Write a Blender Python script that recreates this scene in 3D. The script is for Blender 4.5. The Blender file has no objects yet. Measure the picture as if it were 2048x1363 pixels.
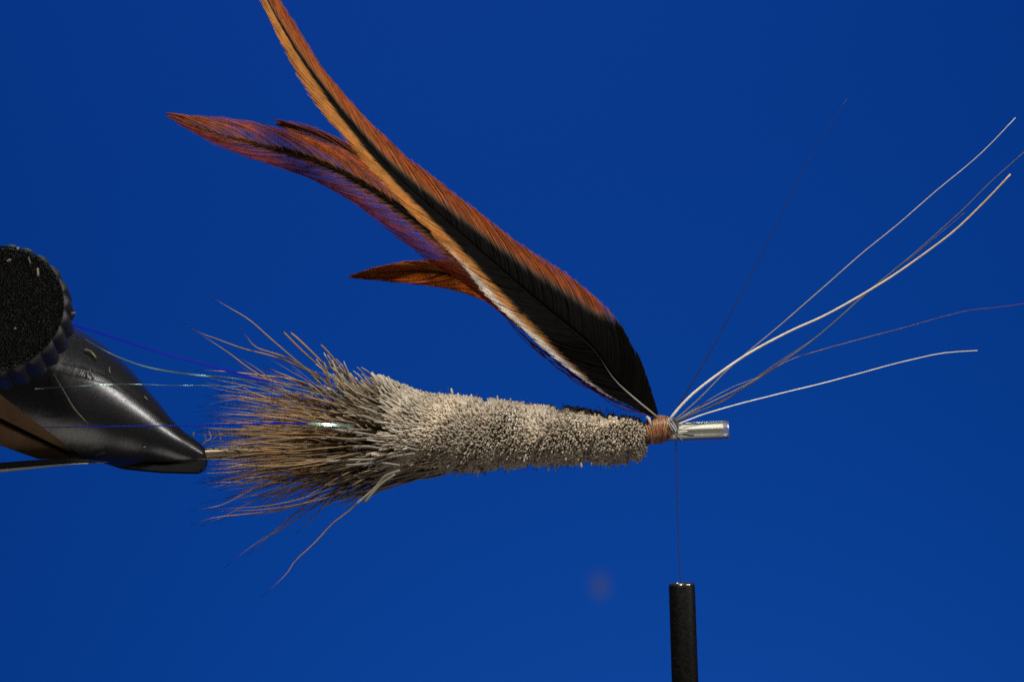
import bpy, bmesh, math, random
import numpy as np
from mathutils import Vector, Matrix
random.seed(7); rng = np.random.default_rng(11)
R = math.radians
S = bpy.context.scene
S.unit_settings.system = 'METRIC'; S.unit_settings.scale_length = 0.01      # one unit is one centimetre
COL = S.collection

# ------------------------------------------------------------------ camera, world, lamps, exposure
D = 35.0                                        # working distance of the macro lens
cam = bpy.data.cameras.new('camera'); cam.sensor_width = 36; cam.lens = 36 * D / 10.24
cam.clip_start = 0.5; cam.clip_end = 500
cam.dof.use_dof = True; cam.dof.focus_distance = D - 0.15; cam.dof.aperture_fstop = 0.42
co = bpy.data.objects.new('camera', cam); COL.objects.link(co)
co.location = (0, -D, 0); co.rotation_euler = (R(90), 0, 0); S.camera = co

w = bpy.data.worlds.new('World'); S.world = w; w.use_nodes = True
w.node_tree.nodes['Background'].inputs[0].default_value = (1, 0.97, 0.93, 1)
w.node_tree.nodes['Background'].inputs[1].default_value = 0.022

def lamp(name, loc, target, power, size, size_y=None, color=(1, 1, 1), spread=180, along=None):
    l = bpy.data.lights.new(name, 'AREA'); l.energy = power; l.color = color
    l.shape = 'DISK' if size_y is None else 'RECTANGLE'; l.size = size
    if size_y: l.size_y = size_y
    l.spread = R(spread)
    o = bpy.data.objects.new(name, l); COL.objects.link(o); o.location = loc
    o.rotation_euler = (Vector(target) - Vector(loc)).to_track_quat('-Z', 'Y').to_euler()
    if along is not None:                       # turn a strip lamp so that its long side runs this way
        z = (Vector(loc) - Vector(target)).normalized(); x = Vector(along); x = (x - z * x.dot(z)).normalized(); y = z.cross(x)
        o.rotation_euler = Matrix((x, y, z)).transposed().to_euler()
    return o
lamp('key_lamp', (-3, -16, 25), (0, 0, 0), 9600, 4.0, color=(1, .955, .88))
lamp('side_strip_lamp', (21, -7.5, 13.5), (-3, 0, 0), 820, 15, 1.4, color=(1, .97, .93), spread=80, along=(.32, .3, -.33))
lamp('table_bounce', (0, -13, -15), (0, 0, 0), 560, 14, 10, color=(1, .93, .85))
lamp('backdrop_lamp_upper', (-3, 31, 42), (0, 45, 2), 5200, 12, 6, color=(.6, .9, 1))
lamp('backdrop_lamp_lower', (5, 24, -24), (3, 45, -6), 4950, 14, 6, color=(1, .8, .52))
S.view_settings.view_transform = 'Standard'; S.view_settings.look = 'None'
S.view_settings.exposure = 0; S.view_settings.gamma = 1
S.render.engine = 'CYCLES'
S.cycles.use_denoising = False           # the denoiser smears hair and barbs
S.cycles.max_bounces = 12; S.cycles.transmission_bounces = 10; S.cycles.transparent_max_bounces = 16

# ------------------------------------------------------------------ helpers
def P(px, py, y=0.0):
    """a point the photograph shows at pixel (px, py), standing at depth y"""
    k = (D + y) / D / 200.0
    return np.array([(px - 1024) * k, y, (681.5 - py) * k])
def PS(pts, ys):
    pts = np.asarray(pts, float); ys = np.broadcast_to(np.asarray(ys, float), (len(pts),))
    k = (D + ys) / D / 200.0
    return np.stack([(pts[:, 0] - 1024) * k, ys, (681.5 - pts[:, 1]) * k], 1)
def curve(pts, n):
    """Catmull-Rom through pts, resampled evenly along its length to n points"""
    p = np.asarray(pts, float); q = np.vstack([2 * p[0] - p[1], p, 2 * p[-1] - p[-2]])
    out = []
    for i in range(1, len(q) - 2):
        t = np.linspace(0, 1, 24, endpoint=False)[:, None]
        a, b, c, d = q[i - 1], q[i], q[i + 1], q[i + 2]
        out.append(.5 * (2 * b + (c - a) * t + (2 * a - 5 * b + 4 * c - d) * t ** 2 + (3 * b - a - 3 * c + d) * t ** 3))
    out = np.vstack(out + [p[-1:]])
    L = np.r_[0, np.cumsum(np.linalg.norm(np.diff(out, axis=0), axis=1))]
    s = np.linspace(0, L[-1], n)
    return np.stack([np.interp(s, L, out[:, k]) for k in range(out.shape[1])], 1)
def at(c, t):
    """sample curve array c (n,3) at params t in 0..1"""
    x = np.clip(t, 0, 1) * (len(c) - 1)
    g = np.arange(len(c))
    return np.stack([np.interp(x, g, c[:, k]) for k in range(c.shape[1])], -1)
def nrm(v): return v / np.maximum(np.linalg.norm(v, axis=-1, keepdims=True), 1e-9)

ORG = {}
def link(name, me, mat, parent=None, origin=(0, 0, 0)):
    """link a mesh whose vertices are already relative to origin (world)"""
    o = bpy.data.objects.new(name, me); COL.objects.link(o)
    if mat and not me.materials: me.materials.append(mat)
    origin = np.asarray(origin, float)
    if parent is not None:
        o.parent = parent; o.location = origin - ORG[parent.name]
    else: o.location = origin
    ORG[o.name] = origin
    return o
def empty(name, loc):
    o = bpy.data.objects.new(name, None); COL.objects.link(o); o.location = loc
    o.empty_display_size = .2; ORG[o.name] = np.asarray(loc, float); return o
def tag(o, label=None, cat=None, group=None, kind=None):
    if label: o['label'] = label
    if cat: o['category'] = cat
    if group: o['group'] = group
    if kind: o['kind'] = kind
    return o
def raw(verts, faces, smooth=True, col=None, name='m'):
    me = bpy.data.meshes.new(name); me.from_pydata([tuple(v) for v in verts], [], [tuple(f) for f in faces])
    if smooth: me.shade_smooth()
    if col is not None:
        a = me.color_attributes.new('Col', 'FLOAT_COLOR', 'POINT')
        a.data.foreach_set('color', np.c_[col, np.ones(len(col))].astype(np.float32).ravel())
    return me
def tubes(paths, rad, col, sides=4, origin=(0, 0, 0), flat=None, name='m'):
    """N strands (N,K,3) with radius (N,K) and pigment (N,K,3) -> one mesh"""
    paths = np.asarray(paths, float); N, K, _ = paths.shape
    T = nrm(np.gradient(paths, axis=1)); m = np.abs(T.mean(1))
    ref = np.eye(3)[np.argmin(m, 1)][:, None, :]
    n1 = nrm(np.cross(T, ref)); n2 = np.cross(T, n1)
    a = np.arange(sides) / sides * 2 * math.pi + .4
    rad = np.broadcast_to(rad, (N, K))
    V = paths[:, :, None, :] + rad[:, :, None, None] * (np.cos(a)[:, None] * n1[:, :, None, :] + np.sin(a)[:, None] * n2[:, :, None, :])
    V = V.reshape(-1, 3) - np.asarray(origin)
    base = (np.arange(N) * K * sides)[:, None, None]
    i = np.arange(K - 1)[None, :, None] * sides; j = np.arange(sides)[None, None, :]; j2 = (j + 1) % sides
    q = np.stack([base + i + j, base + i + j2, base + i + sides + j2, base + i + sides + j], -1).reshape(-1, 4)
    c1 = (base[:, 0] + np.arange(sides)[None, ::-1]); c2 = (base[:, 0] + (K - 1) * sides + np.arange(sides)[None, :])
    caps = np.vstack([c1, c2])
    loops = np.r_[q.ravel(), caps.ravel()]
    tot = np.r_[np.full(len(q), 4), np.full(len(caps), sides)]
    me = bpy.data.meshes.new(name)
    me.vertices.add(len(V)); me.vertices.foreach_set('co', V.astype(np.float32).ravel())
    me.loops.add(len(loops)); me.loops.foreach_set('vertex_index', loops.astype(np.int32))
    me.polygons.add(len(tot)); me.polygons.foreach_set('loop_start', np.r_[0, np.cumsum(tot)[:-1]].astype(np.int32))
    me.polygons.foreach_set('loop_total', tot.astype(np.int32))
    sm = np.ones(len(tot), bool); sm[len(q):] = False
    me.polygons.foreach_set('use_smooth', sm)
    me.update(calc_edges=True)
    c = np.repeat(np.broadcast_to(col, (N, K, 3)).reshape(-1, 3), sides, 0)
    at_ = me.color_attributes.new('Col', 'FLOAT_COLOR', 'POINT')
    at_.data.foreach_set('color', np.c_[c, np.ones(len(c))].astype(np.float32).ravel())
    return me
def prism(poly, y0, y1, bevel=.012, origin=(0, 0, 0)):
    """polygon given in photo pixels at y=0, extruded in depth from y0 to y1"""
    p = PS(poly, 0); n = len(p)
    bm = bmesh.new()
    f = [bm.verts.new((v[0], y0, v[2])) for v in p]; b = [bm.verts.new((v[0], y1, v[2])) for v in p]
    bm.faces.new(f); bm.faces.new(b[::-1])
    for i in range(n): bm.faces.new((f[i], b[i], b[(i + 1) % n], f[(i + 1) % n]))
    bmesh.ops.recalc_face_normals(bm, faces=bm.faces)
    if bevel: bmesh.ops.bevel(bm, geom=bm.edges[:], offset=bevel, segments=2, affect='EDGES', clamp_overlap=True)
    bmesh.ops.translate(bm, verts=bm.verts, vec=-Vector(origin))
    me = bpy.data.meshes.new('prism'); bm.to_mesh(me); bm.free(); return me
def lathe(prof, base, axis, n=64, origin=(0, 0, 0), attr=True, closed=False):
    """prof: list of (s along axis, radius); returns a bmesh-made mesh in world minus origin"""
    ax = nrm(np.asarray(axis, float)); ref = np.array([0, 1, 0]) if abs(ax[1]) < .9 else np.array([1, 0, 0])
    u = nrm(np.cross(ax, ref)); v = np.cross(ax, u)
    bm = bmesh.new(); ly = bm.verts.layers.float.new('axial'); rings = []
    for s, r in prof:
        ring = []
        for k in range(n):
            a = 2 * math.pi * k / n
            c = np.asarray(base) + ax * s + r * (math.cos(a) * u + math.sin(a) * v) - np.asarray(origin)
            vt = bm.verts.new(c); vt[ly] = s; ring.append(vt)
        rings.append(ring)
    for A, B in zip(rings, rings[1:] + ([rings[0]] if closed else [])):
        for k in range(n): bm.faces.new((A[k], A[(k + 1) % n], B[(k + 1) % n], B[k]))
    if not closed:
        bm.faces.new(rings[0][::-1]); bm.faces.new(rings[-1])
    bmesh.ops.recalc_face_normals(bm, faces=bm.faces)
    for f in bm.faces: f.smooth = len(f.verts) == 4
    sharpen(bm)
    return bm
def sharpen(bm, deg=42):
    bm.normal_update()
    for e in bm.edges:
        if len(e.link_faces) == 2: e.smooth = e.calc_face_angle(0) < math.radians(deg)
def fin(bm, name='m'):
    me = bpy.data.meshes.new(name); bm.to_mesh(me); bm.free(); return me

# ------------------------------------------------------------------ materials
def material(name, color=(.5, .5, .5), rough=.5, metal=0., spec=.5):
    m = bpy.data.materials.new(name); m.use_nodes = True; nt = m.node_tree
    b = nt.nodes['Principled BSDF']
    b.inputs['Base Color'].default_value = (*color, 1); b.inputs['Roughness'].default_value = rough
    b.inputs['Metallic'].default_value = metal; b.inputs['Specular IOR Level'].default_value = spec
    return m, nt, b
def noise(nt, scale, detail=3, coord='Object', rough=.55):
    tc = nt.nodes.new('ShaderNodeTexCoord'); n = nt.nodes.new('ShaderNodeTexNoise')
    n.inputs['Scale'].default_value = scale; n.inputs['Detail'].default_value = detail; n.inputs['Roughness'].default_value = rough
    nt.links.new(tc.outputs[coord], n.inputs['Vector']); return n
def bump(nt, b, src, strength, dist):
    bp = nt.nodes.new('ShaderNodeBump'); bp.inputs['Strength'].default_value = strength; bp.inputs['Distance'].default_value = dist
    nt.links.new(src, bp.inputs['Height']); nt.links.new(bp.outputs[0], b.inputs['Normal']); return bp
def ramp(nt, src, stops):
    r = nt.nodes.new('ShaderNodeValToRGB'); e = r.color_ramp.elements
    for i, (p, c) in enumerate(stops):
        el = e[i] if i < 2 else e.new(p)
        el.position = p; el.color = (*c, 1)
    nt.links.new(src, r.inputs[0]); return r

def strand_mat(name, rough, spec, trans=0.):
    m, nt, b = material(name, rough=rough, spec=spec)
    a = nt.nodes.new('ShaderNodeVertexColor'); a.layer_name = 'Col'
    n = noise(nt, 9, 2); mx = nt.nodes.new('ShaderNodeMix'); mx.data_type = 'RGBA'; mx.blend_type = 'MULTIPLY'
    rp = ramp(nt, n.outputs[0], [(.3, (.82, .82, .82)), (.7, (1.12, 1.12, 1.12))])
    mx.inputs[0].default_value = 1
    nt.links.new(a.outputs[0], mx.inputs[6]); nt.links.new(rp.outputs[0], mx.inputs[7])
    nt.links.new(mx.outputs[2], b.inputs['Base Color'])
    if name == 'feather_barb':
        bw = nt.nodes.new('ShaderNodeRGBToBW'); nt.links.new(a.outputs[0], bw.inputs[0])
        mr = nt.nodes.new('ShaderNodeMapRange'); mr.inputs[2].default_value = .12; mr.inputs[3].default_value = .03; mr.inputs[4].default_value = .3
        nt.links.new(bw.outputs[0], mr.inputs[0]); nt.links.new(mr.outputs[0], b.inputs['Specular IOR Level'])
    if trans:
        t = nt.nodes.new('ShaderNodeBsdfTranslucent'); nt.links.new(mx.outputs[2], t.inputs[0])
        s = nt.nodes.new('ShaderNodeMixShader'); s.inputs[0].default_value = trans
        nt.links.new(b.outputs[0], s.inputs[1]); nt.links.new(t.outputs[0], s.inputs[2])
        nt.links.new(s.outputs[0], nt.nodes['Material Output'].inputs[0])
    return m
M_HAIR = strand_mat('deer_hair', .4, .5, .3)
M_TAIL = strand_mat('tail_hair', .36, .5, .45)
M_BARB = strand_mat('feather_barb', .55, .22, .5)
M_QUILL = strand_mat('quill_keratin', .55, .15)
M_BRIS = strand_mat('bristle_keratin', .38, .5)
M_THREAD = strand_mat('tying_thread', .35, .6)

m, nt, b = material('backdrop_paper', (.0015, .08, .6), .5, 0, .045)
tc = nt.nodes.new('ShaderNodeTexCoord')
ds = nt.nodes.new('ShaderNodeVectorMath'); ds.operation = 'DISTANCE'
sp = P(1200, 1170, 45); ds.inputs[1].default_value = (sp[0], 0, sp[2])
sc = nt.nodes.new('ShaderNodeVectorMath'); sc.operation = 'MULTIPLY'; sc.inputs[1].default_value = (1, 0, .75)
nt.links.new(tc.outputs['Object'], sc.inputs[0])
ds.inputs[1].default_value = (sp[0], 0, sp[2] * .75)
nt.links.new(sc.outputs[0], ds.inputs[0])
rp = ramp(nt, ds.outputs['Value'], [(.0, (.045, .095, .36)), (.32, (.0015, .08, .6))])
nt.links.new(rp.outputs[0], b.inputs['Base Color'])
M_BACK = m

m, nt, b = material('black_turned_metal', (.009, .009, .0105), .36, 0, .75)
a = nt.nodes.new('ShaderNodeAttribute'); a.attribute_name = 'axial'
n = nt.nodes.new('ShaderNodeTexNoise'); n.noise_dimensions = '1D'; n.inputs['Scale'].default_value = 130; n.inputs['Detail'].default_value = 1
nt.links.new(a.outputs['Fac'], n.inputs['W'])
bump(nt, b, n.outputs[0], .2, .005)
n2 = noise(nt, 40, 6); r2 = ramp(nt, n2.outputs[0], [(.35, (.23, .23, .23)), (.75, (.33, .33, .33))]); nt.links.new(r2.outputs[0], b.inputs['Roughness'])
M_CONE = m
m, nt, b = material('black_lower_steel', (.01, .01, .01), .5, 0, .35); M_JAW = m
m, nt, b = material('black_sand_cast', (.002, .002, .002), .3, 0, .11)
v = nt.nodes.new('ShaderNodeTexVoronoi'); tc = nt.nodes.new('ShaderNodeTexCoord'); nt.links.new(tc.outputs['Object'], v.inputs['Vector'])
v.inputs['Scale'].default_value = 46
bump(nt, b, v.outputs[0], 1., .03); M_KNOB = m
m, nt, b = material('black_rubbed_rim', (.016, .016, .015), .5, 0, .4)
n = noise(nt, 30, 4); bump(nt, b, n.outputs[0], .3, .01); M_RIM = m
m, nt, b = material('bronze_plate', (.16, .085, .04), .5, .35, .4)
n = noise(nt, 5, 6); r2 = ramp(nt, n.outputs[0], [(.3, (.32, .17, .085)), (.7, (.44, .27, .15))]); nt.links.new(r2.outputs[0], b.inputs['Base Color'])
n3 = noise(nt, 70, 3); bump(nt, b, n3.outputs[0], .2, .01); M_BRONZE = m
m, nt, b = material('polished_steel', (.62, .57, .48), .34, .35); n = noise(nt, 40, 3); bump(nt, b, n.outputs[0], .05, .01); M_STEEL = m
m, nt, b = material('rim_steel', (.2, .19, .17), .2, .9); M_RIMS = m
m, nt, b = material('pin_steel', (.20, .155, .10), .38, .55); n = noise(nt, 25, 3); bump(nt, b, n.outputs[0], .06, .01); M_PIN = m
m, nt, b = material('bobbin_black', (.006, .006, .006), .5, 0, .16)
n = noise(nt, 35, 6); r2 = ramp(nt, n.outputs[0], [(.5, (.003, .003, .003)), (.9, (.018, .016, .014))]); nt.links.new(r2.outputs[0], b.inputs['Base Color'])
n3 = noise(nt, 90, 3); bump(nt, b, n3.outputs[0], .25, .01)
n4 = noise(nt, 22, 8, rough=.75); r4 = ramp(nt, n4.outputs[0], [(.4, (.55, .55, .55)), (.72, (.28, .28, .28))]); nt.links.new(r4.outputs[0], b.inputs['Roughness'])
vo = nt.nodes.new('ShaderNodeTexVoronoi'); vo.inputs['Scale'].default_value = 28; tcv = nt.nodes.new('ShaderNodeTexCoord'); nt.links.new(tcv.outputs['Object'], vo.inputs['Vector'])
dust = ramp(nt, vo.outputs['Distance'], [(.04, (.05, .045, .038)), (.13, (0, 0, 0))])                     # grains of dust
ad = nt.nodes.new('ShaderNodeMix'); ad.data_type = 'RGBA'; ad.blend_type = 'ADD'; ad.inputs[0].default_value = 1
nt.links.new(r2.outputs[0], ad.inputs[6]); nt.links.new(dust.outputs[0], ad.inputs[7]); nt.links.new(ad.outputs[2], b.inputs['Base Color']); M_BOB = m
m, nt, b = material('clear_plastic', (.9, .9, .84), .07, 0, .5)
tr = nt.nodes.new('ShaderNodeBsdfTransparent'); tr.inputs[0].default_value = (.98, .98, .95, 1)
gl = nt.nodes.new('ShaderNodeBsdfGlossy'); gl.inputs['Roughness'].default_value = .27
fr = nt.nodes.new('ShaderNodeFresnel'); fr.inputs['IOR'].default_value = 1.5
m1 = nt.nodes.new('ShaderNodeMixShader'); nt.links.new(fr.outputs[0], m1.inputs[0]); nt.links.new(tr.outputs[0], m1.inputs[1]); nt.links.new(gl.outputs[0], m1.inputs[2])
m2 = nt.nodes.new('ShaderNodeMixShader'); m2.inputs[0].default_value = .06                # a trace of milkiness in the plastic
nt.links.new(m1.outputs[0], m2.inputs[1]); nt.links.new(b.outputs[0], m2.inputs[2])
nt.links.new(m2.outputs[0], nt.nodes['Material Output'].inputs[0]); M_TUBE = m
m, nt, b = material('silvery_liner', (.96, .95, .88), .12, .05, .8); n = noise(nt, 9, 3); bump(nt, b, n.outputs[0], .12, .03); M_INNER = m
m, nt, b = material('smoky_plastic', (.55, .5, .5), .12)
b.inputs['Transmission Weight'].default_value = .8; b.inputs['IOR'].default_value = 1.4; M_SLEEVE = m
m, nt, b = material('blue_flash_film', (.001, .007, .26), .5, 0, .08); M_BLUE = m
m, nt, b = material('pearl_flash_film', (.22, .36, .30), .22, .7)
b.inputs['Thin Film Thickness'].default_value = 420; b.inputs['Thin Film IOR'].default_value = 1.5
n = noise(nt, 30, 2); bump(nt, b, n.outputs[0], .12, .02); M_PEARL = m
m, nt, b = material('hair_core', (.13, .092, .062), .9, 0, .1); n = noise(nt, 40); bump(nt, b, n.outputs[0], 1, .03); M_CORE = m
m, nt, b = material('head_varnish', (.09, .026, .009), .3, 0, .5); n = noise(nt, 30); bump(nt, b, n.outputs[0], .4, .02); M_HEAD = m

# ------------------------------------------------------------------ backdrop: a sheet of blue paper far behind, curving forward at its foot
prof = [(45, z) for z in np.linspace(34, -26, 9)] + [(45 - 12 + 12 * math.cos(a), -26 - 12 * math.sin(a)) for a in np.linspace(.2, 1.5708, 8)] + [(5, -38)]
vs, fs = [], []
for k, (y, z) in enumerate(prof):
    vs += [(-52, y - 45, z), (52, y - 45, z)]
    if k: fs.append((2 * k - 2, 2 * k - 1, 2 * k + 1, 2 * k))
bd = link('backdrop', raw(vs, fs), M_BACK, None, (0, 45, 0)); tag(bd, kind='structure')

# ------------------------------------------------------------------ vise
vise = tag(empty('tying_vise', P(60, 900)), 'black metal fly tying vise with cone jaw and knob at the left edge', 'vise')
tip = P(407, 919); axv = nrm(np.array([-.927, 0, .375]))
prof_px = [(-4, 8), (-2, 16), (3, 21), (12, 25), (35, 33), (60, 39.5), (92, 53), (125, 72), (160, 90), (195, 109), (228, 123), (260, 134), (289, 141), (335, 149), (400, 155), (480, 158)]
pf = curve(np.array(prof_px, float), 70) / 200
bm = lathe([tuple(x) for x in pf], tip, axv, 96, origin=tip)
c1, c2 = P(27, 789), P(186, 917)
dl = nrm(c2 - c1); nn = np.array([-dl[2], 0, dl[0]])                      # pointing up-right
if nn[2] < 0: nn = -nn
r = bmesh.ops.bisect_plane(bm, geom=bm.verts[:] + bm.edges[:] + bm.faces[:], plane_co=Vector(c1 - tip), plane_no=Vector(nn), clear_inner=True)
bmesh.ops.holes_fill(bm, edges=[e for e in bm.edges if e.is_boundary], sides=0)
c3, c4 = P(186, 916.5), P(320, 946)
n4 = nrm(np.array([-(c4 - c3)[2], 0, (c4 - c3)[0]]))
bmesh.ops.bisect_plane(bm, geom=bm.verts[:] + bm.edges[:] + bm.faces[:], plane_co=Vector(c3 - tip), plane_no=Vector(n4), clear_inner=True)
bmesh.ops.holes_fill(bm, edges=[e for e in bm.edges if e.is_boundary], sides=0)
sharpen(bm)
link('jaw_cone', fin(bm), M_CONE, vise, tip)
link('lower_jaw', prism([(196, 919), (250, 925), (330, 929), (395, 922), (410, 908), (412.5, 920), (411, 936), (403, 946), (330, 944.5), (250, 937)], -.2, .2, .02, tip), M_JAW, vise, tip)
up = link('jaw_plate', prism([(-80, 735), (0, 760), (27, 783), (115, 846), (160, 882), (152, 902), (0, 827), (-80, 788)], -.42, .42, .012, P(60, 840)), M_BRONZE, vise, P(60, 840))
lo = link('jaw_plate', prism([(-80, 803), (0, 838.5), (149, 909), (146, 913), (88, 915), (0, 884), (-80, 850)], -.40, .40, .012, P(40, 880)), M_BRONZE, vise, P(40, 880))
link('jaw_slot', prism([(-80, 780), (0, 820), (160, 896), (175, 905), (188, 917), (150, 914), (0, 845), (-80, 810)], -.34, .34, .0, P(60, 860)), M_JAW, vise, P(60, 860))
bar = link('lever_bar', prism([(-80, 927), (0, 922.5), (150, 911), (190, 917), (228, 919.5), (150, 922), (0, 934.5), (-80, 941)], -.55, -.44, .008, P(60, 925)), M_JAW, vise, P(60, 925))
link('bar_edge', prism([(-80, 941.5), (0, 935), (150, 922.6), (228, 920), (150, 925.5), (0, 941.5), (-80, 948.5)], -.56, -.43, .012, P(60, 932)), M_STEEL, bar, P(60, 932))

# knob: fluted hand wheel, its sandy face tipped up and a little to the left
kc = P(-8, 613, -1.75); ka = nrm(np.array([-.05, -.9, .38]))
ku = nrm(np.cross(ka, [0, 0, 1])); kv = np.cross(ku, ka)
def flute_ring(s, rad, depth, n=24, per=12, ph=0.):
    out = []
    for k in range(n * per):
        a = 2 * math.pi * k / (n * per)
        f = abs(math.sin(n * a / 2 + ph)) ** .7
        r = rad - depth * (1 - f)
        out.append(-ka * s + r * (math.cos(a) * ku + math.sin(a) * kv))
    return out
def loft(rings, cap=True):
    n = len(rings[0]); V = [p for r in rings for p in r]; F = []
    for i in range(len(rings) - 1):
        for k in range(n): F.append((i * n + k, i * n + (k + 1) % n, (i + 1) * n + (k + 1) % n, (i + 1) * n + k))
    if cap:
        F.append(tuple(range(n))[::-1]); F.append(tuple((len(rings) - 1) * n + k for k in range(n)))
    me = raw(V, F); bm = bmesh.new(); bm.from_mesh(me); bmesh.ops.recalc_face_normals(bm, faces=bm.faces); bm.to_mesh(me); bm.free()
    return me
kr = .695
knob = link('knob', loft([flute_ring(.03, kr - .06, .008), flute_ring(.035, kr - .04, .02), flute_ring(.06, kr - .012, .04), flute_ring(.11, kr, .055), flute_ring(.20, kr, .055), flute_ring(.38, kr, .055), flute_ring(.43, kr - .03, .045), flute_ring(.44, kr - .15, .02)]), M_RIM, vise, kc)
# the sandy disc: a fine grid so that its grain is real relief
gr = 90; V, F = [], []
for i in range(gr + 1):
    rr = (kr - .048) * (i / gr)
    if i == 0: V.append(np.zeros(3)); continue
    for k in range(160):
        a = 2 * math.pi * k / 160
        z = .03 * (1 - max(0, (i / gr - .9) / .1) ** 2) + .0
        V.append(ka * (z - .028 ) + rr * (math.cos(a) * ku + math.sin(a) * kv))
for k in range(160): F.append((0, 1 + k, 1 + (k + 1) % 160))
for i in range(1, gr):
    o0, o1 = 1 + (i - 1) * 160, 1 + i * 160
    for k in range(160): F.append((o0 + k, o1 + k, o1 + (k + 1) % 160, o0 + (k + 1) % 160))
link('knob_face', raw(V, F), M_KNOB, knob, kc)
bm = lathe([(0, .16), (1.6, .16)], kc - ka * .43, -ka, 32, origin=kc); link('spindle', fin(bm), M_JAW, vise, kc)

# ------------------------------------------------------------------ pin held in the jaw, running through the tube
p0, p1 = P(395, 908), P(1447, 859.5); axp = nrm(p1 - p0); Lp = np.linalg.norm(p1 - p0)
bm = lathe([(0, .058), (Lp - .12, .056), (Lp - .09, .05)], p0, axp, 32, origin=p0)
pin = link('pin', fin(bm), M_PIN, None, p0)
tag(pin, 'straight steel pin clamped in the jaw tip, running into the hairy fly', 'pin')

# ------------------------------------------------------------------ the fly
fo = P(1325, 860)
fly = tag(empty('fishing_fly', fo), 'half tied tube fly of spun grey brown hair with ginger and black feathers', 'fishing fly')
def axis_pt(x): return 894.5 + (x - 545) * (859.3 - 894.5) / (1457 - 545)
# tube: hollow, clear at the front end
t0, t1 = P(1290, axis_pt(1290)), P(1457, 859.3); Lt = np.linalg.norm(t1 - t0); ro, ri = .097, .0855
bm = lathe([(0, ro), (.3, ro), (Lt - .03, ro), (Lt - .008, ro - .004), (Lt, ro - .012), (Lt, ri + .01), (Lt - .008, ri), (.3, ri), (0, ri)], t0, nrm(t1 - t0), 64, origin=t0, closed=True)
link('tube', fin(bm), M_TUBE, fly, t0)
t0, t1 = P(1296, axis_pt(1296)), P(1446, axis_pt(1446)); Lt = np.linalg.norm(t1 - t0)
bm = lathe([(0, .0835), (Lt - .02, .0835), (Lt, .078), (Lt, .06), (0, .06)], t0, nrm(t1 - t0), 48, origin=t0, closed=True)
link('inner_tube', fin(bm), M_INNER, fly, t0)
t0, t1 = P(541, axis_pt(541)), P(1288, axis_pt(1288)); Lt = np.linalg.norm(t1 - t0)
bm = lathe([(0, .105), (.02, .112), (.5, .113), (Lt, .1), (Lt, .066), (.02, .066), (0, .07)], t0, nrm(t1 - t0), 48, origin=t0, closed=True)
link('rear_sleeve', fin(bm), M_SLEEVE, fly, t0)

# --- trimmed hair body
ENVX = np.array([690, 740, 790, 850, 900, 950, 1000, 1100, 1200, 1250, 1278, 1290, 1296])
ENVT = np.array([722, 742, 762, 781, 787, 793, 799, 812, 820, 827, 836, 846, 862]) + 2.
ENVB = np.array([985, 972, 958, 945, 944, 944, 941, 932, 931, 924, 916, 903, 880]) - 2.
def env(x, th):
    """outer trimmed surface at photo column x, angle th about the axis (0 = up, 90 deg = toward the camera)"""
    t, bt = np.interp(x, ENVX, ENVT), np.interp(x, ENVX, ENVB)
    c, r = (t + bt) / 2, (bt - t) / 2
    return np.stack([(x - 1024) / 200, -np.sin(th) * r / 200, (681.5 - c + np.cos(th) * r) / 200], -1)
bm = bmesh.new(); rings = []
for x in np.linspace(720, 1292, 50):
    th = np.linspace(0, 2 * math.pi, 28, endpoint=False); e = env(np.full(28, x), th)
    ctr = np.array([e[:, 0].mean(), 0, (681.5 - (np.interp(x, ENVX, ENVT) + np.interp(x, ENVX, ENVB)) / 2) / 200])
    f = .80 * np.clip((x - 690) / 160, .25, 1)
    rings.append([bm.verts.new(ctr + (p - ctr) * f - fo) for p in e])
for A, B in zip(rings, rings[1:]):
    for k in range(28): bm.faces.new((A[k], A[(k + 1) % 28], B[(k + 1) % 28], B[k]))
bm.faces.new(rings[0]); bm.faces.new(rings[-1][::-1]); bmesh.ops.recalc_face_normals(bm, faces=bm.faces)
link('hair_core', fin(bm), M_CORE, fly, fo)

def smooth_noise(x, th, seed):
    g = np.random.default_rng(seed); s = 0
    for k in range(7):
        fx, ft = g.uniform(.012, .05), g.integers(1, 5); s = s + np.sin(fx * x + ft * th + g.uniform(0, 6.28)) * g.uniform(.5, 1)
    return s / 3
cell = 3.85
xs, ths = [], []
x = 742.
while x < 1296:
    r = (np.interp(x, ENVX, ENVB) - np.interp(x, ENVX, ENVT)) / 2
    n = max(8, int(2 * math.pi * r / cell))
    xs.append(np.full(n, x) + rng.uniform(-2.4, 2.4, n)); ths.append((np.arange(n) + rng.uniform(0, 1, n)) / n * 2 * math.pi)
    x += cell * (1.0 if x < 1285 else .6)
xs, ths = np.concatenate(xs), np.concatenate(ths); keep = rng.random(len(xs)) < np.clip((xs - 742) / 105, .06, 1); xs, ths = xs[keep], ths[keep]
N = len(xs)
E = env(xs, ths)
ctr = np.stack([E[:, 0], np.zeros(N), (681.5 - np.array([axis_pt(v) for v in xs])) / 200], 1)
radial = nrm(E - ctr)
bend = np.interp(xs, [740, 800, 860, 930, 1020, 1150, 1290, 1296], [1.15, .95, .62, .36, .26, .16, -.25, -.6])
n1, n2, n3 = smooth_noise(xs * 1.7, ths, 1), smooth_noise(xs * 1.7, ths, 2), smooth_noise(xs, ths, 3)
bend = bend * (1 - .4 * np.maximum(np.cos(ths), 0))
bend = bend + .30 * n1 + rng.normal(0, .065, N)
tang = np.cross(radial, [1., 0, 0])
d = nrm(radial * np.cos(bend)[:, None] + np.array([-1., 0, 0]) * np.sin(bend)[:, None] + tang * (.38 * n2 + rng.normal(0, .07, N))[:, None])
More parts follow.
